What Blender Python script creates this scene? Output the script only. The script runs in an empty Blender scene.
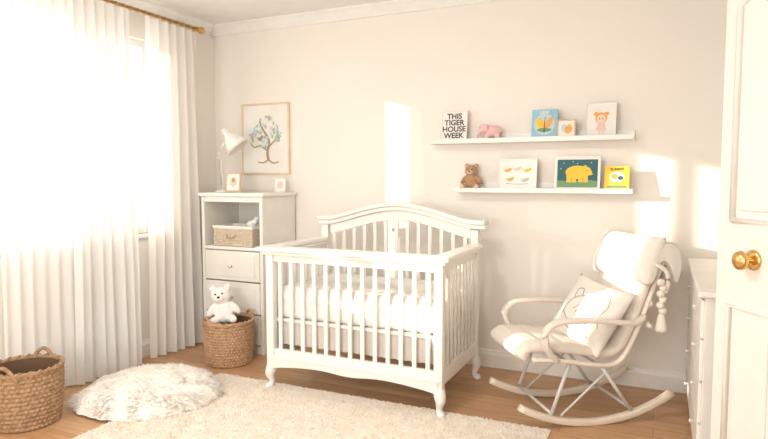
import bpy, bmesh, math, random
import numpy as np
from mathutils import Vector, Matrix, Euler
random.seed(4); rng=np.random.default_rng(4)
S=bpy.context.scene
try:
    S.view_settings.view_transform='Standard'
    S.view_settings.look='None'
except Exception as e: print(e)

# ---------------------------------------------------------------- materials
def new_mat(name):
    m=bpy.data.materials.new(name); m.use_nodes=True
    nt=m.node_tree; return m,nt,nt.nodes['Principled BSDF']
def mat(name,c1,c2=None,rough=.5,scale=8,bump=0,bscale=60,metal=0,sheen=0,coat=0,stretch=(1,1,1),detail=3,bdist=.01):
    m,nt,p=new_mat(name)
    p.inputs['Roughness'].default_value=rough; p.inputs['Metallic'].default_value=metal
    if sheen: p.inputs['Sheen Weight'].default_value=sheen
    if coat: p.inputs['Coat Weight'].default_value=coat
    tc=nt.nodes.new('ShaderNodeTexCoord'); mp=nt.nodes.new('ShaderNodeMapping'); mp.inputs['Scale'].default_value=stretch
    nt.links.new(tc.outputs['Object'],mp.inputs[0])
    if c2 is None: c2=tuple(x*.96 for x in c1)
    n=nt.nodes.new('ShaderNodeTexNoise'); n.inputs['Scale'].default_value=scale; n.inputs['Detail'].default_value=detail
    nt.links.new(mp.outputs[0],n.inputs['Vector'])
    r=nt.nodes.new('ShaderNodeValToRGB'); r.color_ramp.elements[0].position=.35; r.color_ramp.elements[1].position=.65
    r.color_ramp.elements[0].color=(*c2,1); r.color_ramp.elements[1].color=(*c1,1)
    nt.links.new(n.outputs['Fac'],r.inputs[0]); nt.links.new(r.outputs[0],p.inputs['Base Color'])
    if bump:
        b=nt.nodes.new('ShaderNodeBump'); b.inputs['Strength'].default_value=bump; b.inputs['Distance'].default_value=bdist
        n2=nt.nodes.new('ShaderNodeTexNoise'); n2.inputs['Scale'].default_value=bscale; n2.inputs['Detail'].default_value=4
        nt.links.new(mp.outputs[0],n2.inputs['Vector']); nt.links.new(n2.outputs['Fac'],b.inputs['Height']); nt.links.new(b.outputs[0],p.inputs['Normal'])
    return m
def cloth_mat(name,col,transp,transl,bs=250,c2=None,cs=10):
    m=bpy.data.materials.new(name); m.use_nodes=True; nt=m.node_tree; nt.nodes.clear()
    o=nt.nodes.new('ShaderNodeOutputMaterial'); d=nt.nodes.new('ShaderNodeBsdfDiffuse'); t=nt.nodes.new('ShaderNodeBsdfTranslucent'); tr=nt.nodes.new('ShaderNodeBsdfTransparent')
    d.inputs[0].default_value=(*col,1); t.inputs[0].default_value=(*col,1)
    tc=nt.nodes.new('ShaderNodeTexCoord')
    w=nt.nodes.new('ShaderNodeTexNoise'); w.inputs['Scale'].default_value=bs
    nt.links.new(tc.outputs['Object'],w.inputs['Vector'])
    b=nt.nodes.new('ShaderNodeBump'); b.inputs['Strength'].default_value=.15; b.inputs['Distance'].default_value=.004
    nt.links.new(w.outputs['Fac'],b.inputs['Height']); nt.links.new(b.outputs[0],d.inputs['Normal'])
    if c2:
        n=nt.nodes.new('ShaderNodeTexNoise'); n.inputs['Scale'].default_value=cs; nt.links.new(tc.outputs['Object'],n.inputs['Vector'])
        r=nt.nodes.new('ShaderNodeValToRGB'); r.color_ramp.elements[0].position=.35; r.color_ramp.elements[1].position=.65
        r.color_ramp.elements[0].color=(*c2,1); r.color_ramp.elements[1].color=(*col,1); nt.links.new(n.outputs['Fac'],r.inputs[0])
        nt.links.new(r.outputs[0],d.inputs[0]); nt.links.new(r.outputs[0],t.inputs[0])
    m1=nt.nodes.new('ShaderNodeMixShader'); m1.inputs[0].default_value=transl; nt.links.new(d.outputs[0],m1.inputs[1]); nt.links.new(t.outputs[0],m1.inputs[2])
    if transp>0:
        m2=nt.nodes.new('ShaderNodeMixShader'); m2.inputs[0].default_value=transp; nt.links.new(m1.outputs[0],m2.inputs[1]); nt.links.new(tr.outputs[0],m2.inputs[2])
        nt.links.new(m2.outputs[0],o.inputs[0])
    else: nt.links.new(m1.outputs[0],o.inputs[0])
    return m

WALL=mat('wall_paint',(.885,.85,.795),(.875,.84,.785),.9,scale=2,bump=.05,bscale=120)
CEIL=mat('ceiling_paint',(.89,.88,.86),None,.9)
TRIM=mat('trim_paint',(.88,.86,.815),None,.45)
WHITE=mat('white_lacquer',(.86,.84,.80),(.85,.83,.79),.32)
WHITE2=mat('white_furniture',(.85,.83,.785),None,.45)
SHADOWW=mat('cabinet_inside',(.66,.62,.585),None,.7)
CREAM=mat('cream_lacquer',(.84,.78,.70),(.82,.75,.67),.45,scale=4)
ROCK=mat('pale_wood',(.82,.73,.62),(.76,.66,.55),.5,scale=6,stretch=(1,12,12))
FAB=mat('cream_fabric',(.84,.775,.69),(.82,.755,.67),.95,bump=.35,bscale=160,sheen=.2)
FABW=mat('white_fabric',(.87,.83,.77),(.85,.81,.75),.95,bump=.3,bscale=120,sheen=.2)
SHEET=mat('crib_sheet',(.87,.85,.82),(.78,.77,.745),.95,scale=18,bump=.3,bscale=14)
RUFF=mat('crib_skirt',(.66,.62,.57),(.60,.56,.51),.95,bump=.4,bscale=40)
BRASS=mat('brass',(.80,.55,.22),(.72,.48,.18),.25,metal=1)
STEEL=mat('grey_metal',(.50,.51,.53),None,.35,metal=.7)
LEGP=mat('painted_metal_legs',(.66,.645,.63),None,.4)
GOLDF=mat('gold_frame',(.80,.66,.45),(.74,.58,.38),.4,metal=.2)
WOODF=mat('light_wood_frame',(.68,.50,.34),(.60,.42,.27),.5,stretch=(1,1,10))
PAPER=mat('paper',(.88,.87,.84),None,.9)
RUGM=mat('rug_wool_backing',(.88,.81,.72),(.83,.75,.65),.98,scale=14)
RUGT=cloth_mat('rug_wool_pile',(.93,.865,.775),0,.15,c2=(.88,.805,.70),cs=14)
SKINH=mat('sheepskin_hide',(.97,.94,.885),(.94,.90,.84),.98,scale=18,bump=.7,bscale=38,bdist=.02)
SKINM=cloth_mat('sheepskin_wool',(.98,.95,.90),0,.10,c2=(.95,.91,.85),cs=16)
BASK=mat('basket_weave_brown',(.46,.30,.18),(.30,.18,.095),.8,scale=40,bump=.4,bscale=150)
BASK2=mat('basket_weave_tan',(.56,.36,.215),(.42,.25,.14),.8,scale=40,bump=.4,bscale=150)
BIN=mat('storage_bin_weave',(.70,.60,.48),(.56,.46,.35),.9,scale=60,bump=.5,bscale=120)
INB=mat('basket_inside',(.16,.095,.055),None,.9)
BEARB=mat('brown_plush',(.52,.31,.17),(.42,.24,.12),.98,scale=40,bump=.8,bscale=120,sheen=.4)
BEARL=mat('tan_plush',(.74,.55,.38),None,.98,bump=.5,bscale=120)
PLW=mat('white_plush',(.95,.93,.90),(.91,.885,.85),.98,scale=30,bump=.6,bscale=100,sheen=.3)
PINK=mat('pink_plush',(.84,.56,.56),(.78,.50,.50),.95,bump=.4,bscale=100,sheen=.3)
BLACK=mat('black_detail',(.02,.02,.02),None,.3)
def flat(n,c): return mat(n,c,None,.85)
INK=flat('ink_black',(.04,.04,.045)); YEL=flat('ink_yellow',(.88,.58,.08)); TEAL=flat('ink_teal',(.05,.15,.17)); GRN=flat('ink_green',(.20,.36,.20))
BLU=flat('ink_blue',(.32,.58,.72)); ORG=flat('ink_orange',(.86,.42,.12)); SAGE=flat('ink_sage',(.46,.56,.44)); BRN=flat('ink_brown',(.45,.33,.23))
PEACH=flat('ink_peach',(.88,.60,.45)); LBL=flat('ink_pale_blue',(.56,.70,.78)); PKK=flat('ink_pink',(.86,.60,.58)); SKIN=flat('ink_skin',(.90,.70,.55))
SHEER=cloth_mat('sheer_fabric',(.96,.955,.94),.09,.29)
DRAPE=cloth_mat('curtain_fabric',(.96,.945,.92),.02,.48)
GL=bpy.data.materials.new('window_glass'); GL.use_nodes=True; nt=GL.node_tree; nt.nodes.clear()
o=nt.nodes.new('ShaderNodeOutputMaterial'); a=nt.nodes.new('ShaderNodeBsdfTransparent'); g=nt.nodes.new('ShaderNodeBsdfGlossy'); g.inputs['Roughness'].default_value=.02
mx=nt.nodes.new('ShaderNodeMixShader'); mx.inputs[0].default_value=.04; nt.links.new(a.outputs[0],mx.inputs[1]); nt.links.new(g.outputs[0],mx.inputs[2]); nt.links.new(mx.outputs[0],o.inputs[0])
FLOOR,nt,p=new_mat('wood_floor'); p.inputs['Roughness'].default_value=.40
tc=nt.nodes.new('ShaderNodeTexCoord'); br=nt.nodes.new('ShaderNodeTexBrick')
br.inputs['Scale'].default_value=1; br.inputs['Brick Width'].default_value=1.3; br.inputs['Row Height'].default_value=.13; br.inputs['Mortar Size'].default_value=.002; br.inputs['Mortar Smooth'].default_value=.3
br.inputs['Color1'].default_value=(.62,.375,.205,1); br.inputs['Color2'].default_value=(.53,.31,.165,1); br.inputs['Mortar'].default_value=(.30,.16,.08,1); br.offset=.37
nt.links.new(tc.outputs['Object'],br.inputs['Vector'])
mp=nt.nodes.new('ShaderNodeMapping'); mp.inputs['Scale'].default_value=(1.2,22,1); nt.links.new(tc.outputs['Object'],mp.inputs[0])
n=nt.nodes.new('ShaderNodeTexNoise'); n.inputs['Scale'].default_value=3; n.inputs['Detail'].default_value=6; nt.links.new(mp.outputs[0],n.inputs['Vector'])
r=nt.nodes.new('ShaderNodeValToRGB'); r.color_ramp.elements[0].color=(.80,.77,.74,1); r.color_ramp.elements[0].position=.3; r.color_ramp.elements[1].color=(1.08,1.08,1.08,1); r.color_ramp.elements[1].position=.7
nt.links.new(n.outputs['Fac'],r.inputs[0])
mi=nt.nodes.new('ShaderNodeMixRGB'); mi.blend_type='MULTIPLY'; mi.inputs[0].default_value=1; nt.links.new(br.outputs['Color'],mi.inputs[1]); nt.links.new(r.outputs[0],mi.inputs[2]); nt.links.new(mi.outputs[0],p.inputs['Base Color'])
PILM=mat('pillow_fabric',(.84,.80,.74),(.82,.78,.72),.95,bump=.3,bscale=120)
PILL=flat('pillow_print_ink',(.36,.39,.44)); PILT=flat('pillow_print_tan',(.62,.50,.40))

# ---------------------------------------------------------------- helpers
CUR=None
def group(name,loc,rot=None,world=True):
    global CUR
    e=bpy.data.objects.new(name,None); e.empty_display_size=.05; e.location=loc
    if rot: e.rotation_euler=rot
    bpy.context.collection.objects.link(e); e['w']=1 if world else 0; CUR=e; return e
def nogroup():
    global CUR; CUR=None
def link(ob,matl=None,smooth=False):
    bpy.context.collection.objects.link(ob)
    if matl is not None: ob.data.materials.append(matl)
    if smooth and ob.type=='MESH':
        for f in ob.data.polygons: f.use_smooth=True
    if CUR is not None:
        ob.parent=CUR
        if CUR['w']==1: ob.matrix_parent_inverse=Matrix.Translation(-Vector(CUR.location))
    return ob
def mesh(name,v,f,m,smooth=False):
    me=bpy.data.meshes.new(name); me.from_pydata([tuple(x) for x in v],[],f); me.update()
    bm=bmesh.new(); bm.from_mesh(me); bmesh.ops.recalc_face_normals(bm,faces=bm.faces); bm.to_mesh(me); bm.free()
    return link(bpy.data.objects.new(name,me),m,smooth)
def bevel(ob,w,seg=2):
    if w: 
        b=ob.modifiers.new('bevel','BEVEL'); b.width=w; b.segments=seg; b.limit_method='ANGLE'
    return ob
def boxes(name,L,m,bev=.004):
    v=[];f=[]
    for (x0,x1,y0,y1,z0,z1) in L:
        k=len(v)
        v+=[(x0,y0,z0),(x1,y0,z0),(x1,y1,z0),(x0,y1,z0),(x0,y0,z1),(x1,y0,z1),(x1,y1,z1),(x0,y1,z1)]
        f+=[tuple(k+i for i in q) for q in [(0,3,2,1),(4,5,6,7),(0,1,5,4),(1,2,6,5),(2,3,7,6),(3,0,4,7)]]
    return bevel(mesh(name,v,f,m),bev)
def box(name,x0,x1,y0,y1,z0,z1,m,bev=.004): return boxes(name,[(x0,x1,y0,y1,z0,z1)],m,bev)
def crom(P,n=6):
    P=[Vector(p) for p in P]; out=[]
    for i in range(len(P)-1):
        p0=P[max(i-1,0)];p1=P[i];p2=P[i+1];p3=P[min(i+2,len(P)-1)]
        for k in range(n):
            t=k/n; out.append(.5*((2*p1)+(-p0+p2)*t+(2*p0-5*p1+4*p2-p3)*t*t+(-p0+3*p1-3*p2+p3)*t**3))
    out.append(P[-1]); return out
def tube(name,P,r,m,seg=12,smooth=0,up=(0,0,1),square=False):
    r=[(q if isinstance(q,tuple) else (q,q)) for q in r] if isinstance(r,list) else (r if isinstance(r,tuple) else (r,r))
    if smooth:
        n0=len(P); P2=crom(P,smooth)
        if isinstance(r,list):
            out=[]
            for i in range(len(P2)):
                j=i//smooth; t=(i%smooth)/smooth; A=r[min(j,n0-1)]; B=r[min(j+1,n0-1)]
                out.append((A[0]*(1-t)+B[0]*t,A[1]*(1-t)+B[1]*t))
            r=out
        P=P2
    P=[Vector(p) for p in P]; v=[];f=[]; up=Vector(up); n=len(P)
    for i,p in enumerate(P):
        t=(P[min(i+1,n-1)]-P[max(i-1,0)]).normalized()
        s=t.cross(up)
        if s.length<.05: s=t.cross(Vector((1,0,0)) if abs(t.x)<.9 else Vector((0,1,0)))
        s.normalize(); u=s.cross(t)
        a,b=r[i] if isinstance(r,list) else r
        for k in range(seg):
            an=2*math.pi*k/seg; c,sn=math.cos(an),math.sin(an)
            if square:
                c=math.copysign(abs(c)**.4,c); sn=math.copysign(abs(sn)**.4,sn)
            v.append(p+s*a*c+u*b*sn)
    for i in range(n-1):
        for k in range(seg):
            k2=(k+1)%seg; f.append((i*seg+k,i*seg+k2,(i+1)*seg+k2,(i+1)*seg+k))
    f.append(tuple(range(seg))); f.append(tuple((n-1)*seg+k for k in range(seg)))
    return mesh(name,v,f,m,True)
def lathe(name,prof,c,m,seg=32,rot=None):
    v=[];f=[];n=len(prof)
    for (r,z) in prof:
        for k in range(seg):
            a=2*math.pi*k/seg; q=Vector((r*math.cos(a),r*math.sin(a),z))
            if rot is not None: q=rot@q
            v.append(q+Vector(c))
    for i in range(n-1):
        for k in range(seg):
            k2=(k+1)%seg; f.append((i*seg+k,i*seg+k2,(i+1)*seg+k2,(i+1)*seg+k))
    return mesh(name,v,f,m,True)
def blob(name,E,m,voxel=.008,smooth=4):
    bm=bmesh.new()
    for e in E:
        c,r=e[0],e[1]; R=Matrix.Identity(4)
        if len(e)>2: R=Euler(e[2]).to_matrix().to_4x4()
        M=Matrix.Translation(c)@R@Matrix.Diagonal((r[0],r[1],r[2],1))
        bmesh.ops.create_icosphere(bm,subdivisions=3,radius=1,matrix=M)
    me=bpy.data.meshes.new(name); bm.to_mesh(me); bm.free()
    ob=link(bpy.data.objects.new(name,me),m,True)
    a=ob.modifiers.new('fuse','REMESH'); a.mode='VOXEL'; a.voxel_size=voxel; a.use_smooth_shade=True
    b=ob.modifiers.new('soft','SMOOTH'); b.iterations=smooth; b.factor=.6
    return ob
def ball(name,c,r,m):
    if not isinstance(r,tuple): r=(r,r,r)
    bm=bmesh.new(); bmesh.ops.create_uvsphere(bm,u_segments=20,v_segments=12,radius=1,matrix=Matrix.Translation(c)@Matrix.Diagonal((*r,1)))
    me=bpy.data.meshes.new(name); bm.to_mesh(me); bm.free(); return link(bpy.data.objects.new(name,me),m,True)
def prism_x(name,prof,x0,x1,m):
    n=len(prof); v=[(x0,y,z) for y,z in prof]+[(x1,y,z) for y,z in prof]
    f=[tuple(range(n)),tuple(range(n,2*n))]+[(i,(i+1)%n,n+(i+1)%n,n+i) for i in range(n)]
    return mesh(name,v,f,m)
def prism_y(name,prof,y0,y1,m):
    n=len(prof); v=[(x,y0,z) for x,z in prof]+[(x,y1,z) for x,z in prof]
    f=[tuple(range(n)),tuple(range(n,2*n))]+[(i,(i+1)%n,n+(i+1)%n,n+i) for i in range(n)]
    return mesh(name,v,f,m)

# ---------------------------------------------------------------- room
XL,XR,YB,YF,ZC=-3.71,.66,4.36,-1.6,2.78
nogroup()
box('floor',XL-.12,XR+1.3,YF-.12,YB+.12,-.1,0,FLOOR,0)
box('ceiling',XL-.12,XR+1.3,YF-.12,YB+.12,ZC,ZC+.1,CEIL,0)
box('wall_back',XL-.12,XR+1.3,YB,YB+.12,0,ZC,WALL,0)
W1=(1.45,3.62); WZ=(.98,2.50)
boxes('wall_left',[(XL-.12,XL,YF,W1[0],0,ZC),(XL-.12,XL,W1[0],W1[1],0,WZ[0]),(XL-.12,XL,W1[0],W1[1],WZ[1],ZC),(XL-.12,XL,W1[1],YB,0,ZC)],WALL,0)
boxes('wall_right',[(XR,XR+.12,YF,1.45,0,ZC),(XR,XR+.12,1.45,2.23,2.32,ZC),(XR,XR+.12,2.23,YB,0,ZC)],WALL,0)
box('wall_hallway',XR+1.2,XR+1.3,YF,YB,0,ZC,WALL,0)
RW=(-3.0,0.0)  # span of the opening added behind the camera for fill
boxes('wall_front',[(XL-.12,RW[0],YF-.12,YF,0,ZC),(RW[0],RW[1],YF-.12,YF,0,.5),(RW[0],RW[1],YF-.12,YF,2.45,ZC),(RW[1],XR+1.3,YF-.12,YF,0,ZC)],WALL,0)
cp=[(0,0),(-.075,0),(-.075,-.015),(-.055,-.03),(-.03,-.06),(-.018,-.085),(0,-.085)]
prism_x('trim_1',[(YB+a,ZC+b) for a,b in cp],XL,XR,CEIL)
prism_y('trim_2',[(XL-a,ZC+b) for a,b in cp],YF,YB-.075,CEIL)
bp=[(0,0),(-.018,0),(-.018,.095),(-.012,.11),(-.008,.125),(0,.13)]
prism_x('baseboard_back',[(YB+a,b) for a,b in bp],XL,XR,TRIM)
prism_y('baseboard_left',[(XL-a,b) for a,b in bp],YF,YB-.018,TRIM)
prism_y('baseboard_right',[(XR+a,b) for a,b in bp],2.32,YB-.018,TRIM)
def window_yz(name,y0,y1,mull):
    group(name,(XL-.06,(y0+y1)/2,WZ[0]))
    z0,z1=WZ; xa,xb=XL-.10,XL-.05; t=.055
    L=[(xa,xb,y0,y0+t,z0,z1),(xa,xb,y1-t,y1,z0,z1),(xa,xb,y0+t,y1-t,z0,z0+t),(xa,xb,y0+t,y1-t,z1-t,z1)]
    for q in mull: L.append((xa,xb,q-.03,q+.03,z0+t,z1-t))
    boxes('frame',L,WHITE2,.003)
    box('pane',XL-.077,XL-.073,y0+t,y1-t,z0+t,z1-t,GL,0)
    box('sill',XL-.05,XL+.04,y0-.02,y1+.02,z0-.03,z0,WHITE2,.006)
    nogroup()
window_yz('window_1',W1[0],W1[1],[2.0,2.90])
group('added_rear_window',((RW[0]+RW[1])/2,YF-.06,.5))  # unseen rear window, added to let more light into the room
boxes('frame',[(RW[0],RW[0]+.05,YF-.1,YF-.05,.5,2.45),(RW[1]-.05,RW[1],YF-.1,YF-.05,.5,2.45),(RW[0]+.05,RW[1]-.05,YF-.1,YF-.05,.5,.55),(RW[0]+.05,RW[1]-.05,YF-.1,YF-.05,2.4,2.45),(-1.53,-1.47,YF-.1,YF-.05,.55,2.4)],WHITE2,.003)
nogroup()

# ---------------------------------------------------------------- curtains
def drape(name,y0,y1,folds,amp,m,x0=-3.58,ztop=2.638,seedv=0,flare=0.0,ny=None,zb=.012):
    R=random.Random(seedv); ny=ny or folds*14; nz=36; v=[];f=[]
    ph=[R.uniform(-.9,.9) for _ in range(folds+2)]; am=[R.uniform(.45,1.3) for _ in range(folds+2)]
    yc=(y0+y1)/2
    for j in range(nz+1):
        tz=j/nz; z=ztop+(zb-ztop)*tz
        for i in range(ny+1):
            s=i/ny; k=s*folds; i0=int(k); fr=k-i0
            a=am[i0]*(1-fr)+am[i0+1]*fr; p=ph[i0]*(1-fr)+ph[i0+1]*fr
            A=amp*(.55+.45*min(1,tz*3))*a
            ang=2*math.pi*k+p*min(1.6,tz*2.2)
            y=y0+(y1-y0)*s; y=yc+(y-yc)*(1+flare*tz)+.35*A*math.sin(2*ang)*.5
            v.append((x0+A*math.sin(ang)+.012*math.sin(5*s+4*tz)*tz,y,z))
    for j in range(nz):
        for i in range(ny):
            q=j*(ny+1)+i; f.append((q,q+1,q+ny+2,q+ny+1))
    return mesh(name,v,f,m,True)
RZ=2.67
group('window_curtain',(-3.58,3.7,0))
drape('curtain_panel',3.42,3.97,6,.040,DRAPE,x0=-3.565,seedv=3,flare=.04)
nogroup()
group('sheer_curtain',(-3.58,2.7,0))
drape('sheer_panel',2.28,3.28,11,.018,SHEER,x0=-3.60,seedv=5)
nogroup()
group('sheer_curtain',(-3.58,2.3,0))
drape('sheer_panel',2.76,3.25,6,.030,SHEER,x0=-3.545,seedv=8,flare=.05)
nogroup()
group('curtain_rod',(-3.58,2.6,RZ))
tube('rod',[(-3.58,-1.0,RZ),(-3.58,4.0,RZ)],.013,BRASS)
lathe('finial',[(.001,.085),(.018,.078),(.03,.055),(.03,.04),(.018,.018),(.014,.012),(.02,.006),(.02,0),(.001,0)],(-3.58,4.0,RZ),BRASS,24,rot=Matrix.Rotation(-math.pi/2,3,'X'))
for i,y in enumerate([4.0,1.2]):
    tube('bracket_%d'%i,[(XL,y-.015,RZ-.02),(-3.6,y-.015,RZ-.02),(-3.58,y-.015,RZ-.012)],.009,BRASS)
    lathe('bracket_plate_%d'%i,[(.001,0),(.03,0),(.03,.01),(.001,.01)],(XL,y-.015,RZ-.02),BRASS,20,rot=Matrix.Rotation(math.pi/2,3,'Y'))
for i in range(26):
    y=2.30+i*1.67/25
    pts=[(-3.58+.018*math.cos(a),y,RZ-.004+.018*math.sin(a)) for a in [2*math.pi*k/12 for k in range(13)]]
    tube('ring_%d'%i,pts,.0025,BRASS,6,up=(0,1,0))
nogroup()

# ---------------------------------------------------------------- crib
CX0,CX1,CY0,CY1=-2.385,-1.135,3.27,4.06
group('baby_crib',((CX0+CX1)/2,(CY0+CY1)/2,0))
pw=.055; cxm=(CX0+CX1)/2
boxes('front_posts',[(CX0,CX0+pw,CY0,CY0+pw,.14,.925),(CX1-pw,CX1,CY0,CY0+pw,.14,.925)],WHITE,.006)
boxes('back_posts',[(CX0,CX0+pw,CY1-pw,CY1,.14,1.06),(CX1-pw,CX1,CY1-pw,CY1,.14,1.06)],WHITE,.006)
boxes('cap_rails',[(CX0-.05,CX1+.05,CY0-.045,CY0+.075,.935,.965),(CX0-.04,CX0+.065,CY0+.075,CY1-pw,.935,.965),(CX1-.065,CX1+.04,CY0+.075,CY1-pw,.935,.965)],WHITE,.010)
boxes('cap_moulding',[(CX0-.022,CX1+.022,CY0-.022,CY0+.062,.912,.935),(CX0-.018,CX0+.06,CY0+.062,CY1-pw,.912,.935),(CX1-.06,CX1+.018,CY0+.062,CY1-pw,.912,.935)],WHITE,.007)
boxes('upper_rails',[(CX0+pw,CX1-pw,CY0+.012,CY0+.042,.865,.912),(CX0+.012,CX0+.042,CY0+pw,CY1-pw,.865,.912),(CX1-.042,CX1-.012,CY0+pw,CY1-pw,.865,.912)],WHITE,.004)
boxes('lower_rails',[(CX0+pw,CX1-pw,CY0+.010,CY0+.044,.205,.275),(CX0+.010,CX0+.044,CY0+pw,CY1-pw,.18,.275),(CX1-.044,CX1-.010,CY0+pw,CY1-pw,.18,.275),(CX0+pw,CX1-pw,CY1-.044,CY1-.01,.18,.275)],WHITE,.004)
sl=[];n=13;w=.014
for i in range(n):
    x=CX0+pw+(i+.5+0)*(CX1-CX0-2*pw)/n
    sl.append((x-w,x+w,CY0+.019,CY0+.035,.27,.87))
ns=9
for i in range(ns):
    y=CY0+pw+(i+.5)*(CY1-CY0-2*pw)/ns
    for xx in (CX0+.027,CX1-.027): sl.append((xx-.008,xx+.008,y-w,y+w,.27,.87))
boxes('slats',sl,WHITE,.004)
hw=(CX1-CX0)/2+.035; hcx=cxm+.018
def arch(x):
    t=abs(x-hcx)/hw
    if t>.86: return 1.10
    q=t/.86; s=(1-q); s=s*s*(3-2*s)
    return 1.10+.115*s**.7
N=60; top=[(hcx-hw+2*hw*i/N) for i in range(N+1)]
def strip(name,off0,off1,y0,y1,m,x0=None,x1=None):
    xs=[x for x in top if (x0 is None or x>=x0-.001) and (x1 is None or x<=x1+.001)]
    v=[];f=[]
    for x in xs:
        a=arch(x); v+=[(x,y0,a+off0),(x,y1,a+off0),(x,y1,a+off1),(x,y0,a+off1)]
    for i in range(len(xs)-1):
        for k in range(4): f.append((i*4+k,i*4+(k+1)%4,i*4+4+(k+1)%4,i*4+4+k))
    f.append((0,1,2,3)); f.append(tuple((len(xs)-1)*4+k for k in range(4)))
    return bevel(mesh(name,v,f,m),.006)
strip('headboard_cap',0,.030,CY1-pw-.035,CY1+.03,WHITE)
strip('headboard_moulding',-.032,0,CY1-pw-.016,CY1+.012,WHITE)
strip('headboard_rail',-.105,-.032,CY1-.045,CY1-.012,WHITE,CX0+pw,CX1-pw)
hs=[]
for i in range(n):
    x=CX0+pw+(i+.5)*(CX1-CX0-2*pw)/n; hs.append((x-w,x+w,CY1-.037,CY1-.021,.27,arch(x)-.08))
boxes('headboard_slats',hs,WHITE,.004)
v=[];f=[];M=40
for i in range(M+1):
    s=i/M; x=CX0+pw*.5+s*(CX1-CX0-pw); zb=.135+.05*(abs(math.sin(math.pi*s))**.6)-.022*math.exp(-((s-.5)/.13)**2)
    v+=[(x,CY0-.008,zb),(x,CY0+.03,zb),(x,CY0+.03,.215),(x,CY0-.008,.215)]
for i in range(M):
    for k in range(4): f.append((i*4+k,i*4+(k+1)%4,i*4+4+(k+1)%4,i*4+4+k))
f.append((0,1,2,3)); f.append(tuple(M*4+k for k in range(4)))
bevel(mesh('apron',v,f,WHITE),.004)
box('apron_bead',CX0+.01,CX1-.01,CY0-.014,CY0+.04,.213,.228,WHITE,.005)
for i,(x,y,sx,sy) in enumerate([(CX0+.027,CY0+.027,-1,-1),(CX1-.027,CY0+.027,1,-1),(CX0+.027,CY1-.027,-1,1),(CX1-.027,CY1-.027,1,1)]):
    tube('leg_%d'%(i+1),[(x,y,.165),(x+.006*sx,y+.006*sy,.13),(x+.012*sx,y+.012*sy,.10),(x+.004*sx,y+.004*sy,.06),(x+.004*sx,y+.004*sy,.03),(x+.016*sx,y+.016*sy,.014),(x+.02*sx,y+.02*sy,.001)],
      [.034,.037,.032,.020,.018,.026,.024],WHITE,14,smooth=5,up=(0,1,0))
box('mattress_base',CX0+.045,CX1-.045,CY0+.05,CY1-.05,.455,.475,WHITE,.003)
box('mattress',CX0+.055,CX1-.055,CY0+.06,CY1-.06,.475,.66,SHEET,.04).modifiers[0].segments=5
v=[];f=[];nx,ny=50,30
for j in range(ny+1):
    for i in range(nx+1):
        s,t=i/nx,j/ny; e=min(s,1-s,t*.7,(1-t)*.7); z=.672+.035*min(1,e*8)**.5+.006*math.sin(17*s+5*t)*math.sin(9*t+2*s)
        if min(i,j,nx-i,ny-j)==0: z=.60
        v.append((CX0+.052+s*(CX1-CX0-.104),CY0+.057+t*(CY1-CY0-.114),z))
for j in range(ny):
    for i in range(nx): q=j*(nx+1)+i; f.append((q,q+1,q+nx+2,q+nx+1))
mesh('quilt',v,f,SHEET,True)
v=[];f=[];M=160
for i in range(M+1):
    s=i/M; x=CX0+.06+s*(CX1-CX0-.12); y=CY0+.062+.006*math.sin(s*2*math.pi*24)
    v+=[(x,y,.30),(x,y,.46)]
for i in range(M): f.append((2*i,2*i+2,2*i+3,2*i+1))
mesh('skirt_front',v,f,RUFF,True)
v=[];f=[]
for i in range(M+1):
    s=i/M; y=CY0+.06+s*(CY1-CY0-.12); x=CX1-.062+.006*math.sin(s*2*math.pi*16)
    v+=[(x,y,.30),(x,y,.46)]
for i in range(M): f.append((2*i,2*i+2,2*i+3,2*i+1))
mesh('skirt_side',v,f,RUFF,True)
nogroup()

# ---------------------------------------------------------------- storage unit (left)
UX0,UX1,UY0,UY1=-3.46,-2.845,3.87,4.335
group('changing_dresser',((UX0+UX1)/2,(UY0+UY1)/2,0))
boxes('carcass',[(UX0,UX0+.03,UY0,UY1,0,1.27),(UX1-.03,UX1,UY0,UY1,0,1.27),(UX0+.03,UX1-.03,UY1-.02,UY1,.05,1.27),(UX0+.03,UX1-.03,UY0,UY1-.02,.835,.862),(UX0+.03,UX1-.03,UY0+.02,UY1-.02,.05,.07)],WHITE2,.003)
box('top_board',UX0-.02,UX1+.02,UY0-.02,UY1,1.27,1.30,WHITE2,.008)
box('top_fascia',UX0+.03,UX1-.03,UY0+.004,UY0+.022,1.225,1.27,WHITE2,.003)
box('plinth',UX0+.03,UX1-.03,UY0+.015,UY0+.03,0,.06,WHITE2,.003)
zs=[(.075,.315),(.325,.575),(.585,.828)]
boxes('drawer_fronts',[(UX0+.034,UX1-.034,UY0-.004,UY0+.018,a,b) for a,b in zs],WHITE2,.006)
boxes('drawer_panels',[(UX0+.075,UX1-.075,UY0-.009,UY0-.003,a+.035,b-.035) for a,b in zs],WHITE2,.004)
for i,(a,b) in enumerate(zs): lathe('knob_%d'%i,[(.001,0),(.008,0),(.007,.012),(.015,.02),(.015,.026),(.001,.03)],((UX0+UX1)/2,UY0-.009,(a+b)/2),WHITE2,18,rot=Matrix.Rotation(math.pi/2,3,'X'))
boxes('drawer_boxes',[(UX0+.04,UX1-.04,UY0+.018,UY1-.03,a,b) for a,b in zs],SHADOWW,0)
nogroup()
group('storage_bin',(-3.15,4.03,.862))
bx0,bx1,by0,by1=-3.36,-2.97,3.90,4.14
v=[];f=[];rows=10; NS=260; NJ=rows*6
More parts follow.
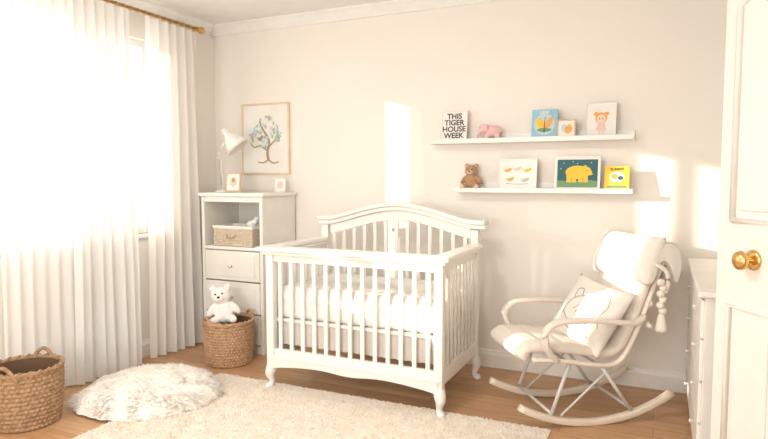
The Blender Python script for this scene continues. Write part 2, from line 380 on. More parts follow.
def rr(s):
    P=[(bx0,by0),(bx1,by0),(bx1,by1),(bx0,by1)]; L=[bx1-bx0,by1-by0,bx1-bx0,by1-by0]; d=s*sum(L)
    for i in range(4):
        if d<=L[i] or i==3:
            t=min(1,d/L[i]); a=P[i];b=P[(i+1)%4]; nx,ny=[(0,-1),(1,0),(0,1),(-1,0)][i]; return a[0]+(b[0]-a[0])*t,a[1]+(b[1]-a[1])*t,nx,ny
        d-=L[i]
for j in range(NJ+1):
    t=j/NJ; z=.864+.148*t; row=int(t*rows-1e-6); zz=(t*rows)%1
    for i in range(NS):
        x,y,nx,ny=rr(i/NS); d=.004*abs(math.sin(math.pi*t*rows))+.004*math.cos(2*math.pi*i/NS*52+math.pi*row)*math.sin(math.pi*zz)
        v.append((x+nx*d,y+ny*d,z))
for j in range(NJ):
    for i in range(NS): k=(i+1)%NS; f.append((j*NS+i,j*NS+k,(j+1)*NS+k,(j+1)*NS+i))
mesh('bin_wall',v,f,BIN,True)
box('bin_bottom',bx0+.005,bx1-.005,by0+.005,by1-.005,.864,.87,BIN,0)
boxes('liner_cuff',[(bx0-.008,bx1+.008,by0-.008,by0+.006,1.004,1.03),(bx0-.008,bx1+.008,by1-.006,by1+.008,1.004,1.03),(bx0-.008,bx0+.006,by0+.006,by1-.006,1.004,1.03),(bx1-.006,bx1+.008,by0+.006,by1-.006,1.004,1.03)],FABW,.005)
box('folded_cloths',bx0+.012,bx1-.012,by0+.012,by1-.012,.92,1.016,FABW,.02)
tube('bin_handle',[(-3.22,by0-.008,.955),(-3.21,by0-.02,.94),(-3.175,by0-.024,.93),(-3.14,by0-.02,.94),(-3.13,by0-.008,.955)],.006,BRN,8,smooth=4)
nogroup()
group('plush_bunny',(-2.99,4.08,1.02))
blob('body',[((-3.065,4.03,1.041),(.05,.035,.03)),((-3.02,4.0,1.061),(.027,.024,.024)),((-3.03,4.02,1.084),(.009,.006,.028),(0,.4,0)),((-3.005,4.01,1.082),(.009,.006,.028),(0,.7,0))],PLW,.005,3)
nogroup()

group('desk_lamp',(-3.36,4.03,1.30))
LX,LY=-3.36,4.03
lathe('base',[(.001,0),(.065,0),(.066,.008),(.06,.016),(.02,.02),(.012,.03),(.001,.032)],(LX,LY,1.30),WHITE,32)
A=(LX,LY,1.325); B=(LX-.05,LY+.01,1.63); C=(LX+.06,LY-.02,1.755)
tube('lower_arm_1',[(A[0]-.008,A[1],A[2]),(B[0]-.008,B[1],B[2])],.0045,WHITE,8); tube('lower_arm_2',[(A[0]+.008,A[1],A[2]),(B[0]+.008,B[1],B[2])],.0045,WHITE,8)
tube('upper_arm_1',[(B[0],B[1],B[2]+.007),(C[0],C[1],C[2]+.007)],.0045,WHITE,8); tube('upper_arm_2',[(B[0],B[1],B[2]-.007),(C[0],C[1],C[2]-.007)],.0045,WHITE,8)
ball('elbow_joint',B,.015,WHITE); ball('head_joint',C,.014,WHITE)
rm=Matrix.Rotation(math.radians(-38),3,'Y')@Matrix.Rotation(math.radians(14),3,'X')
s_=1.18
lathe('shade',[(a_*s_,b_*s_) for a_,b_ in [(.001,.06),(.018,.058),(.024,.045),(.026,.01),(.034,.0),(.058,-.03),(.078,-.075),(.086,-.11),(.083,-.11),(.075,-.074),(.055,-.03),(.03,-.003),(.001,.0)]],(C[0]+.02,C[1],C[2]+.015),WHITE,36,rot=rm)
bc=Vector((C[0]+.02,C[1],C[2]+.015))+rm@Vector((0,0,-.055)); ball('bulb',bc,(.025,.025,.03),PAPER)
tube('spring',[(LX-.01,LY-.012,1.36),(LX-.04,LY-.002,1.58)],.003,STEEL,6)
nogroup()

# ---------------------------------------------------------------- flat framed things
def art(name,loc,w,h,frame,fm,bg,tilt=6,rotz=0,thick=.012):
    group(name,loc,(math.radians(-tilt),0,math.radians(rotz)),world=False)
    t=thick
    if frame>0:
        boxes('frame',[(-w/2,-w/2+frame,-t,0,0,h),(w/2-frame,w/2,-t,0,0,h),(-w/2+frame,w/2-frame,-t,0,0,frame),(-w/2+frame,w/2-frame,-t,0,h-frame,h)],fm,.002)
        box('page',-w/2+frame*.9,w/2-frame*.9,-t*.6,-.001,frame*.9,h-frame*.9,bg,0)
        return -t*.6
    else:
        box('cover',-w/2,w/2,-t,0,0,h,bg,.002); return -t
def poly(y,pts,m,name='shape'):
    return mesh(name,[(a,y,b) for a,b in pts],[tuple(range(len(pts)))],m)
def ell(y,cx,cz,rx,rz,m,rot=0,n=24,name='shape'):
    c,s=math.cos(rot),math.sin(rot)
    return poly(y,[(cx+rx*math.cos(a)*c-rz*math.sin(a)*s,cz+rx*math.cos(a)*s+rz*math.sin(a)*c) for a in [2*math.pi*k/n for k in range(n)]],m,name)
def stroke(y,P,w,m,name='line'):
    P=[Vector((a,0,b)) for a,b in P]; P=crom(P,6); v=[];f=[]
    for i,p in enumerate(P):
        t=(P[min(i+1,len(P)-1)]-P[max(0,i-1)]).normalized(); q=Vector((-t.z,0,t.x))
        ww=w*(1-.5*i/len(P)); v+=[(p.x+q.x*ww,y,p.z+q.z*ww),(p.x-q.x*ww,y,p.z-q.z*ww)]
    for i in range(len(P)-1): f.append((2*i,2*i+1,2*i+3,2*i+2))
    return mesh(name,v,f,m)
def text(y,s,cx,z,size,m,bold=0):
    cu=bpy.data.curves.new('lettering','FONT'); cu.body=s; cu.size=size; cu.align_x='CENTER'; cu.offset=bold; cu.extrude=.0002
    ob=bpy.data.objects.new('lettering',cu); ob.location=(cx,y-.0006,z); ob.rotation_euler=(math.pi/2,0,0); return link(ob,m)

y=art('framed_tree_print',(-3.15,YB-.001,1.45),.50,.62,.016,GOLDF,PAPER,tilt=0,thick=.022)
y-=.001
stroke(y,[(.03,.12),(.02,.20),(.04,.27),(.02,.33),(-.03,.40),(-.06,.47)],.015,BRN)
stroke(y-.0004,[(.03,.24),(.09,.29),(.13,.36),(.12,.43)],.009,BRN)
stroke(y-.0008,[(.02,.21),(-.06,.25),(-.12,.24),(-.16,.28)],.008,BRN)
stroke(y-.0012,[(.03,.13),(-.02,.105),(-.08,.11)],.008,BRN); stroke(y-.0016,[(.03,.13),(.08,.10),(.14,.11)],.008,BRN)
R=random.Random(2)
for i in range(60):
    a=R.uniform(0,6.28); rr_=R.uniform(.05,.17); cx,cz=.0+rr_*math.cos(a)*1.0,.37+rr_*math.sin(a)*.85
    if abs(cx)>.19 or cz<.2: continue
    ell(y-.002-.0001*i,cx,cz,R.uniform(.012,.021),R.uniform(.007,.012),R.choice([SAGE,SAGE,LBL,LBL,SAGE]),R.uniform(0,3),12,'leaf')
ell(y-.009,-.05,.31,.022,.016,BRN,0.3); ell(y-.0095,-.03,.33,.012,.012,BRN)
nogroup()
y=art('photo_frame',(-3.235,4.0,1.302),.135,.165,.014,WOODF,PAPER,tilt=10,rotz=14)
ell(y-.001,0,.085,.03,.04,PEACH); ell(y-.0015,0,.10,.015,.018,BRN); nogroup()
y=art('greeting_card',(-2.905,4.2,1.302),.09,.115,0,None,PAPER,tilt=10,rotz=20,thick=.004)
ell(y-.001,0,.06,.025,.03,PKK); nogroup()

# ---------------------------------------------------------------- ledges
def ledge(name,x0,x1,z):
    group(name,((x0+x1)/2,YB-.06,z))
    box('shelf_base',x0,x1,YB-.125,YB-.015,z,z+.018,WHITE,.002)
    box('front_lip',x0,x1,YB-.137,YB-.125,z,z+.034,WHITE,.003)
    box('back_plate',x0,x1,YB-.015,YB,z,z+.075,WHITE,.003)
    nogroup()
ZU,ZLo=1.672,1.315
ledge('picture_ledge',-1.585,-.165,ZU)
ledge('picture_ledge',-1.385,-.165,ZLo)
su,slo=ZU+.019,ZLo+.019
LYs=YB-.105
y=art('lettering_card',(-1.405,LYs+.02,su),.20,.225,.006,WHITE,PAPER,tilt=8)
for i,s in enumerate(['THIS','TIGER','HOUSE','WEEK']): text(y-.001,s,0,.168-.048*i,.056,INK,.0012)
nogroup()
y=art('leaf_picture_book',(-.745,LYs+.01,su),.175,.205,0,None,BLU,tilt=8)
ell(y-.001,0,.10,.07,.075,LBL); ell(y-.0015,-.025,.10,.028,.048,YEL,.5); ell(y-.002,.03,.11,.02,.045,ORG,-.5); ell(y-.0025,.0,.06,.05,.014,GRN); stroke(y-.003,[(0,.04),(0,.10),(.005,.15)],.003,INK)
text(y-.001,'LEAF',0,.175,.03,PAPER,.0006); nogroup()
y=art('small_picture_frame',(-.597,LYs+.005,su),.125,.13,.010,WOODF,PAPER,tilt=8)
ell(y-.001,-.012,.068,.022,.028,LBL,.3); ell(y-.0015,.014,.06,.024,.03,ORG,-.4); ell(y-.002,.02,.085,.012,.012,YEL); nogroup()
y=art('girl_picture_card',(-.375,LYs+.02,su),.19,.235,.005,WHITE,PAPER,tilt=8)
ell(y-.001,0,.13,.038,.038,ORG); ell(y-.0014,0,.124,.028,.029,SKIN); ell(y-.0016,-.034,.158,.014,.014,ORG); ell(y-.0018,.034,.158,.014,.014,ORG)
poly(y-.002,[(-.034,.045),(.034,.045),(.018,.10),(-.018,.10)],PKK); ell(y-.0024,-.010,.126,.0035,.0045,INK); ell(y-.0024,.010,.126,.0035,.0045,INK)
poly(y-.002,[(-.016,.025),(-.006,.025),(-.006,.045),(-.016,.045)],SKIN); poly(y-.002,[(.006,.025),(.016,.025),(.016,.045),(.006,.045)],SKIN); nogroup()
y=art('critter_print_frame',(-.93,LYs+.015,slo),.275,.225,.009,WHITE,PAPER,tilt=8)
for cx,cz,m in [(-.07,.14,ORG),(.0,.15,PEACH),(.07,.14,YEL),(-.05,.075,ORG),(.055,.07,SAGE)]:
    ell(y-.001,cx,cz,.022,.012,m,.2); ell(y-.0015,cx+.02,cz+.009,.009,.009,m); stroke(y-.002,[(cx-.02,cz-.002),(cx-.032,cz+.012)],.003,m)
stroke(y-.001,[(-.08,.045),(.0,.042),(.08,.045)],.0015,INK); nogroup()
y=art('bear_print_frame',(-.52,LYs+.01,slo),.30,.235,.014,WHITE,PAPER,tilt=8)
poly(y-.001,[(-.132,.022),(.132,.022),(.132,.213),(-.132,.213)],TEAL)
poly(y-.0014,[(-.132,.022),(.132,.022),(.132,.065),(.05,.075),(-.03,.062),(-.132,.07)],GRN)
ell(y-.002,.0,.125,.078,.046,YEL); ell(y-.0022,.055,.13,.036,.033,YEL); ell(y-.0024,.084,.118,.020,.014,YEL); ell(y-.0024,.05,.161,.012,.012,YEL)
for lx in (-.055,-.022,.022,.055): poly(y-.0026-.0001*lx,[(lx-.014,.055),(lx+.016,.055),(lx+.014,.11),(lx-.016,.11)],YEL)
ell(y-.003,.066,.136,.003,.003,INK); ell(y-.003,.099,.121,.005,.004,INK)
for sx,sz in [(-.09,.19),(-.03,.198),(.09,.19),(.0,.185),(-.11,.15)]: ell(y-.0016,sx,sz,.003,.003,PAPER)
nogroup()
y=art('yellow_picture_book',(-.265,LYs+.0,slo),.155,.165,0,None,YEL,tilt=8)
ell(y-.001,0,.09,.048,.035,PAPER); ell(y-.0015,-.015,.095,.02,.02,ORG); ell(y-.0015,.022,.085,.018,.014,TEAL); poly(y-.001,[(-.06,.02),(.06,.02),(.06,.035),(-.06,.035)],GRN); text(y-.001,'SUNNY',0,.135,.026,INK,.0005)
nogroup()

# ---------------------------------------------------------------- plush toys
def bear(name,pos,s,rot,fur,light,voxel):
    group(name,pos,rot,world=False)
    E=[((0,0,.052*s),(.044*s,.036*s,.052*s)),((-.004*s,-.006*s,.128*s),(.044*s,.038*s,.039*s)),((-.037*s,0,.160*s),(.0165*s,.010*s,.0165*s)),((.030*s,0,.160*s),(.0165*s,.010*s,.0165*s)),
     ((-.052*s,-.012*s,.066*s),(.016*s,.016*s,.036*s),(0,.6,0)),((.052*s,-.012*s,.066*s),(.016*s,.016*s,.036*s),(0,-.6,0)),
     ((-.036*s,-.036*s,.022*s),(.020*s,.036*s,.020*s),(0,0,-.4)),((.036*s,-.036*s,.022*s),(.020*s,.036*s,.020*s),(0,0,.4))]
    blob('body',E,fur,voxel,3)
    ball('muzzle',(-.004*s,-.040*s,.117*s),(.020*s,.014*s,.016*s),light); ball('nose',(-.004*s,-.054*s,.123*s),(.007*s,.004*s,.005*s),BLACK)
    ball('eye_1',(-.019*s,-.041*s,.137*s),.0042*s,BLACK); ball('eye_2',(.011*s,-.041*s,.137*s),.0042*s,BLACK)
    for i,q in enumerate((-1,1)):
        ball('paw_%d'%i,(.050*s*q,-.068*s,.022*s),(.015*s,.006*s,.015*s),light); ball('inner_ear_%d'%i,((-.0035+.0335*q)*s,-.009*s,.160*s),(.009*s,.004*s,.009*s),light)
    nogroup()
bear('teddy_bear',(-1.27,YB-.060,slo),1.10,(0,0,0),BEARB,BEARL,.005)
px,py,pz=-1.125,YB-.072,su
group('plush_elephant',(px,py,pz))
blob('body',[((px+.01,py,pz+.065),(.066,.036,.044)),((px-.055,py-.004,pz+.084),(.037,.033,.035)),((px-.088,py-.006,pz+.056),(.012,.012,.028),(0,.35,0)),((px-.100,py-.006,pz+.034),(.011,.011,.014)),
  ((px-.03,py-.016,pz+.022),(.018,.015,.024)),((px-.03,py+.016,pz+.022),(.018,.015,.024)),((px+.05,py-.016,pz+.022),(.019,.015,.024)),((px+.05,py+.016,pz+.022),(.019,.015,.024)),
  ((px-.04,py-.036,pz+.09),(.026,.008,.030)),((px-.04,py+.03,pz+.092),(.026,.007,.030)),((px+.082,py,pz+.065),(.012,.005,.005))],PINK,.005,3)
ball('eye',(px-.076,py-.029,pz+.094),.004,BLACK)
nogroup()

# ---------------------------------------------------------------- woven baskets
def basket(name,c,r0,r1,h,m,rows=13,strands=44,handles=True):
    group(name,(c[0],c[1],0)); v=[];f=[]; NS=strands*6; NJ=rows*6
    for j in range(NJ+1):
        t=j/NJ; z=.002+h*t; R=r0+(r1-r0)*math.sin(t*math.pi/2*1.15); row=int(t*rows-1e-6)
        for i in range(NS):
            a=2*math.pi*i/NS; zz=(t*rows)%1
            d=.0075*abs(math.sin(math.pi*t*rows))+.005*math.cos(strands*a+math.pi*row)*math.sin(math.pi*zz)
            v.append((c[0]+(R+d)*math.cos(a),c[1]+(R+d)*math.sin(a),z))
    for j in range(NJ):
        for i in range(NS): k=(i+1)%NS; f.append((j*NS+i,j*NS+k,(j+1)*NS+k,(j+1)*NS+i))
    mesh('woven_wall',v,f,m,True)
    lathe('inside',[(r1-.012,h),(r1-.02,h*.5),(r0-.012,.01),(.001,.008)],(c[0],c[1],0),INB,40)
    R=r1+.001; pts=[(c[0]+R*math.cos(a),c[1]+R*math.sin(a),h+.004+.003*math.sin(a*30)) for a in [2*math.pi*k/120 for k in range(121)]]
    tube('rim',pts,.0125,m,10)
    pts=[(c[0]+(R+.008*math.cos(a*24))*math.cos(a),c[1]+(R+.008*math.cos(a*24))*math.sin(a),h+.010+.008*math.sin(a*24)) for a in [2*math.pi*k/360 for k in range(361)]]
    tube('rim_braid',pts,.006,m,8)
    if handles:
        for i,ab in enumerate(handles):
            pts=[]
            for k in range(9):
                t=k/8; a=ab+(t-.5)*.75; zz=h-.03+.085*math.sin(math.pi*t); pts.append((c[0]+(r1+.006)*math.cos(a),c[1]+(r1+.006)*math.sin(a),zz))
            tube('handle_%d'%(i+1),pts,.011,m,10,smooth=3)
    nogroup()
basket('woven_basket',(-3.325,2.215),.172,.195,.325,BASK,handles=[math.radians(115),math.radians(-65)])
basket('toy_basket',(-2.99,3.62),.165,.185,.325,BASK2,rows=15,handles=[math.radians(70),math.radians(-110)])
bear('plush_bear',(-3.01,3.61,.30),1.74,(math.radians(-6),math.radians(-8),math.radians(28)),PLW,PLW,.008)

# ---------------------------------------------------------------- rug + sheepskin
def tufts(name,P,H,W,lean,m,dirs=None,jit=.55):
    n=len(P); a=rng.uniform(0,2*np.pi,n)
    V=np.zeros((n,4,3))
    for k in range(3):
        b=a+k*2*np.pi/3; V[:,k,:]=P; V[:,k,0]+=W*np.cos(b); V[:,k,1]+=W*np.sin(b)
    d=np.stack([np.cos(a),np.sin(a)],1)*.6 if dirs is None else dirs+np.stack([np.cos(a),np.sin(a)],1)*jit
    L=lean*rng.uniform(.5,1.3,n); hh=H*rng.uniform(.6,1.3,n)
    V[:,3,:]=P; V[:,3,:2]+=d*L[:,None]; V[:,3,2]+=hh
    V=V.reshape(-1,3); idx=np.arange(n)*4
    F=np.concatenate([np.stack([idx,idx+1,idx+3],1),np.stack([idx+1,idx+2,idx+3],1),np.stack([idx+2,idx,idx+3],1)])
    me=bpy.data.meshes.new(name); me.from_pydata(V.tolist(),[],F.tolist()); me.update()
    return link(bpy.data.objects.new(name,me),m,False)
RX0,RX1,RY0,RY1=-2.86,-.52,1.3,3.36
group('shag_rug',((RX0+RX1)/2,(RY0+RY1)/2,0))
box('rug_backing',RX0,RX1,RY0,RY1,0.0005,.010,RUGM,.004)
n=60000; P=np.zeros((n,3)); P[:,0]=rng.uniform(RX0+.005,RX1-.005,n); P[:,1]=rng.uniform(RY0+.005,RY1-.005,n); P[:,2]=.009
tufts('pile',P,.008,.007,.015,RUGT)
nogroup()
scx,scy,sr=-2.975,2.82,.43
group('sheepskin_rug',(scx,scy,0))
v=[];f=[];NR,NA=40,200; TK=.12
def sk(a): return 1+.03*np.sin(3*a+1)+.02*np.sin(5*a)+.012*np.sin(13*a+2)+.010*np.sin(29*a)
def lump(x,y): return .005*np.sin(x*38+2*np.sin(y*17))*np.cos(y*34+1.5*np.sin(x*21))+.0035*np.sin(x*83+y*57)*np.sin(y*79-x*31)
def pos(q,a):
    x=scx+sr*q*sk(a)*np.cos(a)*1.02; y=scy+sr*q*sk(a)*np.sin(a); z=.012+TK*np.sqrt(np.clip(1-q**3.0,0,1))+lump(x,y)*np.clip((1-q)*5,0,1); return x,y,z
x,y,z=pos(0.,0.); v.append((x,y,z))
for j in range(1,NR+1):
    for i in range(NA):
        x,y,z=pos(j/NR,2*math.pi*i/NA); v.append((float(x),float(y),float(z)))
for i in range(NA): f.append((0,1+i,1+(i+1)%NA))
for j in range(NR-1):
    for i in range(NA): a_=1+j*NA; f.append((a_+i,a_+NA+i,a_+NA+(i+1)%NA,a_+(i+1)%NA))
ob=mesh('hide',v,f,SKINH,True)
if ob.data.polygons[0].normal.z<0: ob.data.flip_normals()
# a single sparse layer of wool locks lying on the surface, denser round the rim
n=6500; q=rng.uniform(0,1,n)**.42; a=rng.uniform(0,2*np.pi,n)
x,y,z=pos(q,a); P=np.stack([x,y,z-.002],1)
d=np.stack([np.cos(a),np.sin(a)],1)*(.25+.9*q[:,None]**3)+np.stack([np.sin(y*24+2*np.sin(x*13)),np.cos(x*26+2*np.sin(y*15))],1)*.7
tufts('wool',P,.007,.0055,.026,SKINM,dirs=d,jit=.3)
nogroup()

# ---------------------------------------------------------------- rocking chair
CHR=(0,0,math.atan2(-.57,-.82))
group('rocking_chair',(-.45,3.75,0),CHR,world=False)
RR=.95
def rz(x): return RR-math.sqrt(RR*RR-x*x)
for i,yy in enumerate((-.235,.235)):
    P=[(x,yy,.017+rz(x)) for x in np.linspace(-.50,.45,30)]
    tube('rocker_%d'%(i+1),P,(.022,.019),ROCK,16,square=True)
    tube('front_leg_%d'%(i+1),[(.26,yy,.045+rz(.26)-.01),(.15,yy*.98,.37)],.011,LEGP,12)
    tube('rear_leg_%d'%(i+1),[(-.24,yy,.045+rz(.24)-.01),(-.04,yy*.98,.345)],.011,LEGP,12)
    tube('brace_%d'%(i+1),[(.20,yy,.045+rz(.2)),(-.17,yy*.98,.385)],.007,LEGP,10)
    tube('side_frame_%d'%(i+1),[(.38,yy,.40),(.20,yy,.385),(-.02,yy,.35),(-.15,yy,.365),(-.24,yy,.50),(-.33,yy,.72),(-.42,yy,.96),(-.435,yy,1.0)],(.014,.018),CREAM,12,smooth=6,up=(0,1,0))
    s=1 if yy>0 else -1; ya=.295*s
    tube('arm_%d'%(i+1),[(.24,yy+.01*s,.39),(.31,yy+.04*s,.47),(.335,ya,.555),(.29,ya,.610),(.20,ya,.628),(.05,ya,.625),(-.10,ya,.61),(-.22,ya-.01*s,.60),(-.29,yy+.02*s,.625)],
       [(.022,.013),(.022,.013),(.025,.013),(.028,.013),(.032,.013),(.032,.013),(.030,.013),(.024,.013),(.018,.012)],CREAM,14,smooth=6,square=True)
for i,(x,z) in enumerate([(.15,.37),(-.04,.345),(.26,.085),(-.24,.08)]): tube('crossbar_%d'%i,[(x,-.235,z),(x,.235,z)],.009,LEGP,10)
prof=[(.425,.405),(.430,.435),(.40,.462),(.30,.462),(.15,.448),(.02,.425),(-.09,.415),(-.165,.455),(-.215,.54),(-.265,.66),(-.315,.79),(-.36,.91),(-.395,1.0)]
C=crom([(a,0,b) for a,b in prof],8); v=[];f=[];K=28; n=len(C)
acc=0; lens=[0]
for i in range(1,n): acc+=(C[i]-C[i-1]).length; lens.append(acc)
hw=.245; TH=.036
for i,p in enumerate(C):
    t=(C[min(i+1,n-1)]-C[max(i-1,0)]).normalized(); nn=Vector((t.z,0,-t.x))
    e=min(1,(min(lens[i],acc-lens[i])/.03+.15))**.5
    ch=1-.22*math.exp(-((lens[i]%.115-.0575)/.010)**2)
    for k in range(K):
        a=2*math.pi*k/K; c,s=math.cos(a),math.sin(a)
        c2=math.copysign(abs(c)**.35,c); s2=math.copysign(abs(s)**.7,s)
        q=p+nn*(TH*e*s2*(ch if s>0 else 1)); v.append((q.x,hw*c2,q.z))
for i in range(n-1):
    for k in range(K): k2=(k+1)%K; f.append((i*K+k,i*K+k2,(i+1)*K+k2,(i+1)*K+k))
f.append(tuple(range(K))); f.append(tuple((n-1)*K+k for k in range(K)))
mesh('seat_cushion',v,f,FAB,True)
def pil_pt(u,ww,w,h,t,pin,pw_,wr,side):
    x=u*w/2*(1-pin*(1-ww*ww)*abs(u)**3); z=ww*h/2*(1-pin*(1-u*u)*abs(ww)**3)
    d=t/2*((1-abs(u)**pw_)*(1-abs(ww)**pw_))**.5+wr*math.sin(9*u+5*ww)*(1-u*u)*(1-ww*ww)
    return Vector((x,side*d,z))
def pillow(name,c,w,h,t,rot,m,pin=.10,pw_=2.2,wrinkle=.004):
    v=[];f=[];n=28
    for side in (1,-1):
        for j in range(n+1):
            for i in range(n+1): v.append(pil_pt(2*i/n-1,2*j/n-1,w,h,t,pin,pw_,wrinkle,side))
    o=(n+1)**2
    for s_ in (0,1):
        for j in range(n):
            for i in range(n): q=s_*o+j*(n+1)+i; f.append((q,q+1,q+n+2,q+n+1))
    M=Matrix.Translation(c)@rot.to_4x4(); v=[M@q for q in v]
    ob=mesh(name,v,f,m,True)
    bm=bmesh.new(); bm.from_mesh(ob.data); bmesh.ops.remove_doubles(bm,verts=bm.verts,dist=.0005); bmesh.ops.recalc_face_normals(bm,faces=bm.faces); bm.to_mesh(ob.data); bm.free()
    for p_ in ob.data.polygons: p_.use_smooth=True
    return ob
R90=Matrix.Rotation(math.radians(90),3,'Z')
pillow('headrest_front',(-.335,0,.945),.60,.29,.19,Matrix.Rotation(math.radians(-20),3,'Y')@R90,FABW,pin=.04,pw_=3.2)
sec=[(-.30,.80),(-.310,.92),(-.34,1.01),(-.39,1.06),(-.45,1.055),(-.50,1.0),(-.51,.91),(-.49,.82),(-.465,.82),(-.44,.90),(-.40,.95),(-.355,.93),(-.33,.85)]
ring=crom([(a,0,b) for a,b in sec]+[(sec[0][0],0,sec[0][1])],4)[:-1]; v=[];f=[];K=len(ring); cen=Vector((-.41,0,.93)); NY=18
for j in range(NY+1):
    u=2*j/NY-1; sc=1-.12*abs(u)**4
    for p_ in ring:
        q=cen+(p_-cen)*sc; v.append((q.x,u*.285,q.z+.003*math.sin(5*u+q.x*12)))
for j in range(NY):
    for k in range(K): k2=(k+1)%K; f.append((j*K+k,j*K+k2,(j+1)*K+k2,(j+1)*K+k))
f.append(tuple(range(K))); f.append(tuple(NY*K+k for k in range(K)))
bevel(mesh('headrest_cover',v,f,FABW,True),.015,3)
tube('cord',[(-.33,.285,.93),(-.38,.305,.90),(-.40,.31,.84),(-.385,.305,.77)],.013,FAB,10,smooth=5)
for i in range(6): ball('braid_%d'%i,(-.365+.008*(-1)**i,.305,.83-.033*i),(.022,.022,.021),FAB)
tube('tassel',[(-.365,.305,.65),(-.365,.306,.62),(-.365,.306,.55)],[.010,.022,.034],FAB,14,smooth=4)
nogroup()
group('throw_pillow',(-.45,3.75,0),CHR,world=False)
pc=(-.06,.055,.605); pr=Matrix.Rotation(math.radians(16),3,'Z')@Matrix.Rotation(math.radians(-32),3,'Y')@R90@Matrix.Rotation(math.radians(8),3,'Y')
pillow('cushion',pc,.47,.43,.16,pr,PILM,pin=.10)
PM=Matrix.Translation(pc)@pr.to_4x4()
def pstroke(name,pts,m,wd=.0032):
    for side in (1,-1):
        P=[]
        for a in crom([(u,w_,0) for u,w_ in pts],6):
            q=pil_pt(a.x,a.y,.47,.43,.16,.10,2.2,.004,side); P.append(PM@(q+Vector((0,side*.0005,0))))
        tube(name,P,wd,m,6)
pstroke('print_body',[(-.55,-.25),(-.45,.15),(-.15,.35),(.20,.32),(.45,.05),(.42,-.30),(.15,-.45),(-.25,-.42),(-.55,-.25)],PILL)
pstroke('print_ear',[(-.42,.2),(-.48,.5),(-.30,.55),(-.18,.35)],PILL)
pstroke('print_ear_r',[(.2,.32),(.32,.58),(.48,.45),(.42,.12)],PILL)
pstroke('print_swirl',[(-.25,-.1),(-.05,.1),(.15,.0),(.1,-.2),(-.08,-.22),(-.1,-.08)],PILT)
pstroke('print_wave',[(-.7,-.6),(-.4,-.55),(-.1,-.65),(.25,-.58),(.6,-.66)],PILL)
pstroke('print_leaf',[(.6,.6),(.7,.3),(.62,.0),(.72,-.3)],PILT)
nogroup()

# ---------------------------------------------------------------- right dresser
DX0,DX1,DY0,DY1=.185,.64,3.06,4.325
group('white_dresser',((DX0+DX1)/2,(DY0+DY1)/2,0))
box('carcass',DX0+.015,DX1,DY0,DY1,.06,.875,WHITE2,.004)
box('top_board',DX0-.015,DX1,DY0-.02,DY1,.875,.905,WHITE2,.008)
box('plinth',DX0+.04,DX1-.01,DY0+.02,DY1-.02,0,.06,WHITE2,.003)
L=[];K=[]
ym=(DY0+DY1)/2
for a,b in [(.08,.27),(.28,.47),(.48,.67),(.68,.86)]:
    for c,d in [(DY0+.02,ym-.006),(ym+.006,DY1-.02)]:
        L.append((DX0,DX0+.016,c,d,a,b)); K.append(((c+d)/2,(a+b)/2))
boxes('drawer_fronts',L,WHITE2,.005)
for i,(yy,zz) in enumerate(K): lathe('knob_%d'%i,[(.001,0),(.006,0),(.005,.008),(.011,.013),(.011,.017),(.001,.02)],(DX0,yy,zz),WHITE2,16,rot=Matrix.Rotation(-math.pi/2,3,'Y'))
nogroup()

# ---------------------------------------------------------------- door
group('door_1',(.225,2.87,0),(0,0,math.atan2(-.829,.559)),world=False)
Wd,Hd=.705,2.29
box('leaf',0,Wd,0,.036,.008,Hd,WHITE2,.003)
def moul(x0,x1,z0,z1,arched=False):
    pts=[(x0,z0),(x1,z0),(x1,z1)]
    if arched:
        pts+=[(x1-(x1-x0)*k/10,z1+.05*math.sin(math.pi*k/10)) for k in range(1,10)]
    pts+=[(x0,z1),(x0,z0)]
    return pts
for i,(z0,z1,ar) in enumerate([(.20,.90,0),(1.25,2.10,1)]):
    for j,(x0,x1) in enumerate([(.085,.335),(.375,.625)]):
        tube('moulding_%d_%d'%(i,j),[(a,-.001,b) for a,b in moul(x0,x1,z0,z1,ar)],(.013,.013),WHITE2,8,up=(0,1,0),square=True)
        box('raised_panel_%d_%d'%(i,j),x0+.04,x1-.04,-.009,.001,z0+.04,z1-.04,WHITE2,.006)
KX,KZ=.20,1.10
rk=Matrix.Rotation(math.pi/2,3,'X')
lathe('rose',[(a_*1.2,b_) for a_,b_ in [(.001,0),(.034,0),(.034,.004),(.028,.010),(.014,.013),(.001,.013)]],(KX,0,KZ),BRASS,32,rot=rk)
lathe('knob',[(a_*1.15,b_) for a_,b_ in [(.010,.012),(.010,.03),(.016,.036),(.028,.044),(.033,.056),(.030,.068),(.018,.077),(.001,.079)]],(KX,0,KZ),BRASS,32,rot=rk)
boxes('hinges',[(Wd-.01,Wd+.004,.0,.036,z,z+.09) for z in (.2,1.1,2.0)],BRASS,.001)
nogroup()
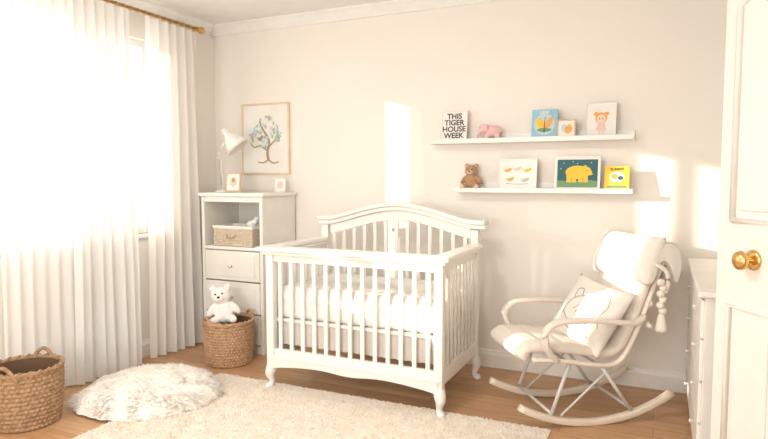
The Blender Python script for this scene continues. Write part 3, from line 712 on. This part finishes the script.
boxes('trim_3',[(XR-.015,XR,1.37,1.45,0,2.40),(XR-.015,XR,2.24,2.31,0,2.40),(XR-.015,XR,1.45,2.24,2.32,2.40)],TRIM,.004)
group('added_fill_fixture',(-1.5,1.4,ZC))  # unseen fixture, added to go with the overhead fill light
lathe('fill_fixture_rim',[(.001,0),(.24,0),(.25,-.02),(.25,-.05),(.235,-.055),(.23,-.03),(.001,-.03)],(-1.5,1.4,ZC),WHITE,48)
nogroup()

# ---------------------------------------------------------------- camera
cam=bpy.data.cameras.new('camera'); co=bpy.data.objects.new('camera',cam); bpy.context.collection.objects.link(co)
co.location=(0,0,1.42); co.rotation_euler=(math.radians(90-3.97),0,math.radians(24.8))
cam.sensor_width=36; cam.lens=598/768*36; cam.clip_start=.05; S.camera=co
# ---------------------------------------------------------------- light
sun=bpy.data.lights.new('sun','SUN'); sun.energy=6.5; sun.angle=math.radians(.6); sun.color=(1,.86,.68)
so=bpy.data.objects.new('sun',sun); bpy.context.collection.objects.link(so); so.location=(-8,0,4)
so.rotation_euler=Vector((1,.6,-.235)).to_track_quat('-Z','Y').to_euler()
def area(name,loc,d,sx,sy,e,col,shape='RECTANGLE'):
    l=bpy.data.lights.new(name,'AREA'); l.shape=shape; l.size=sx
    if shape=='RECTANGLE': l.size_y=sy
    l.energy=e; l.color=col
    o=bpy.data.objects.new(name,l); bpy.context.collection.objects.link(o); o.location=loc; o.rotation_euler=Vector(d).to_track_quat('-Z','Y').to_euler(); return o
area('daylight_window_1',(XL-.25,(W1[0]+W1[1])/2,1.75),(1,0,0),2.2,1.55,25,(1,.99,.97))
area('rear_fill_light',(-1.5,YF-.25,1.5),(0,1,0),2.9,1.9,96,(1,.97,.925))  # added fill from behind the camera, through the added rear opening
area('ceiling_fill_light',(-1.5,1.4,ZC-.035),(0,0,-1),.44,.44,40,(1,.94,.86),'DISK')  # added overhead fill, brightens the floor and rug
w=bpy.data.worlds.new('sky'); S.world=w; w.use_nodes=True; bg=w.node_tree.nodes['Background']; bg.inputs[0].default_value=(.96,.98,1,1); bg.inputs[1].default_value=1.2
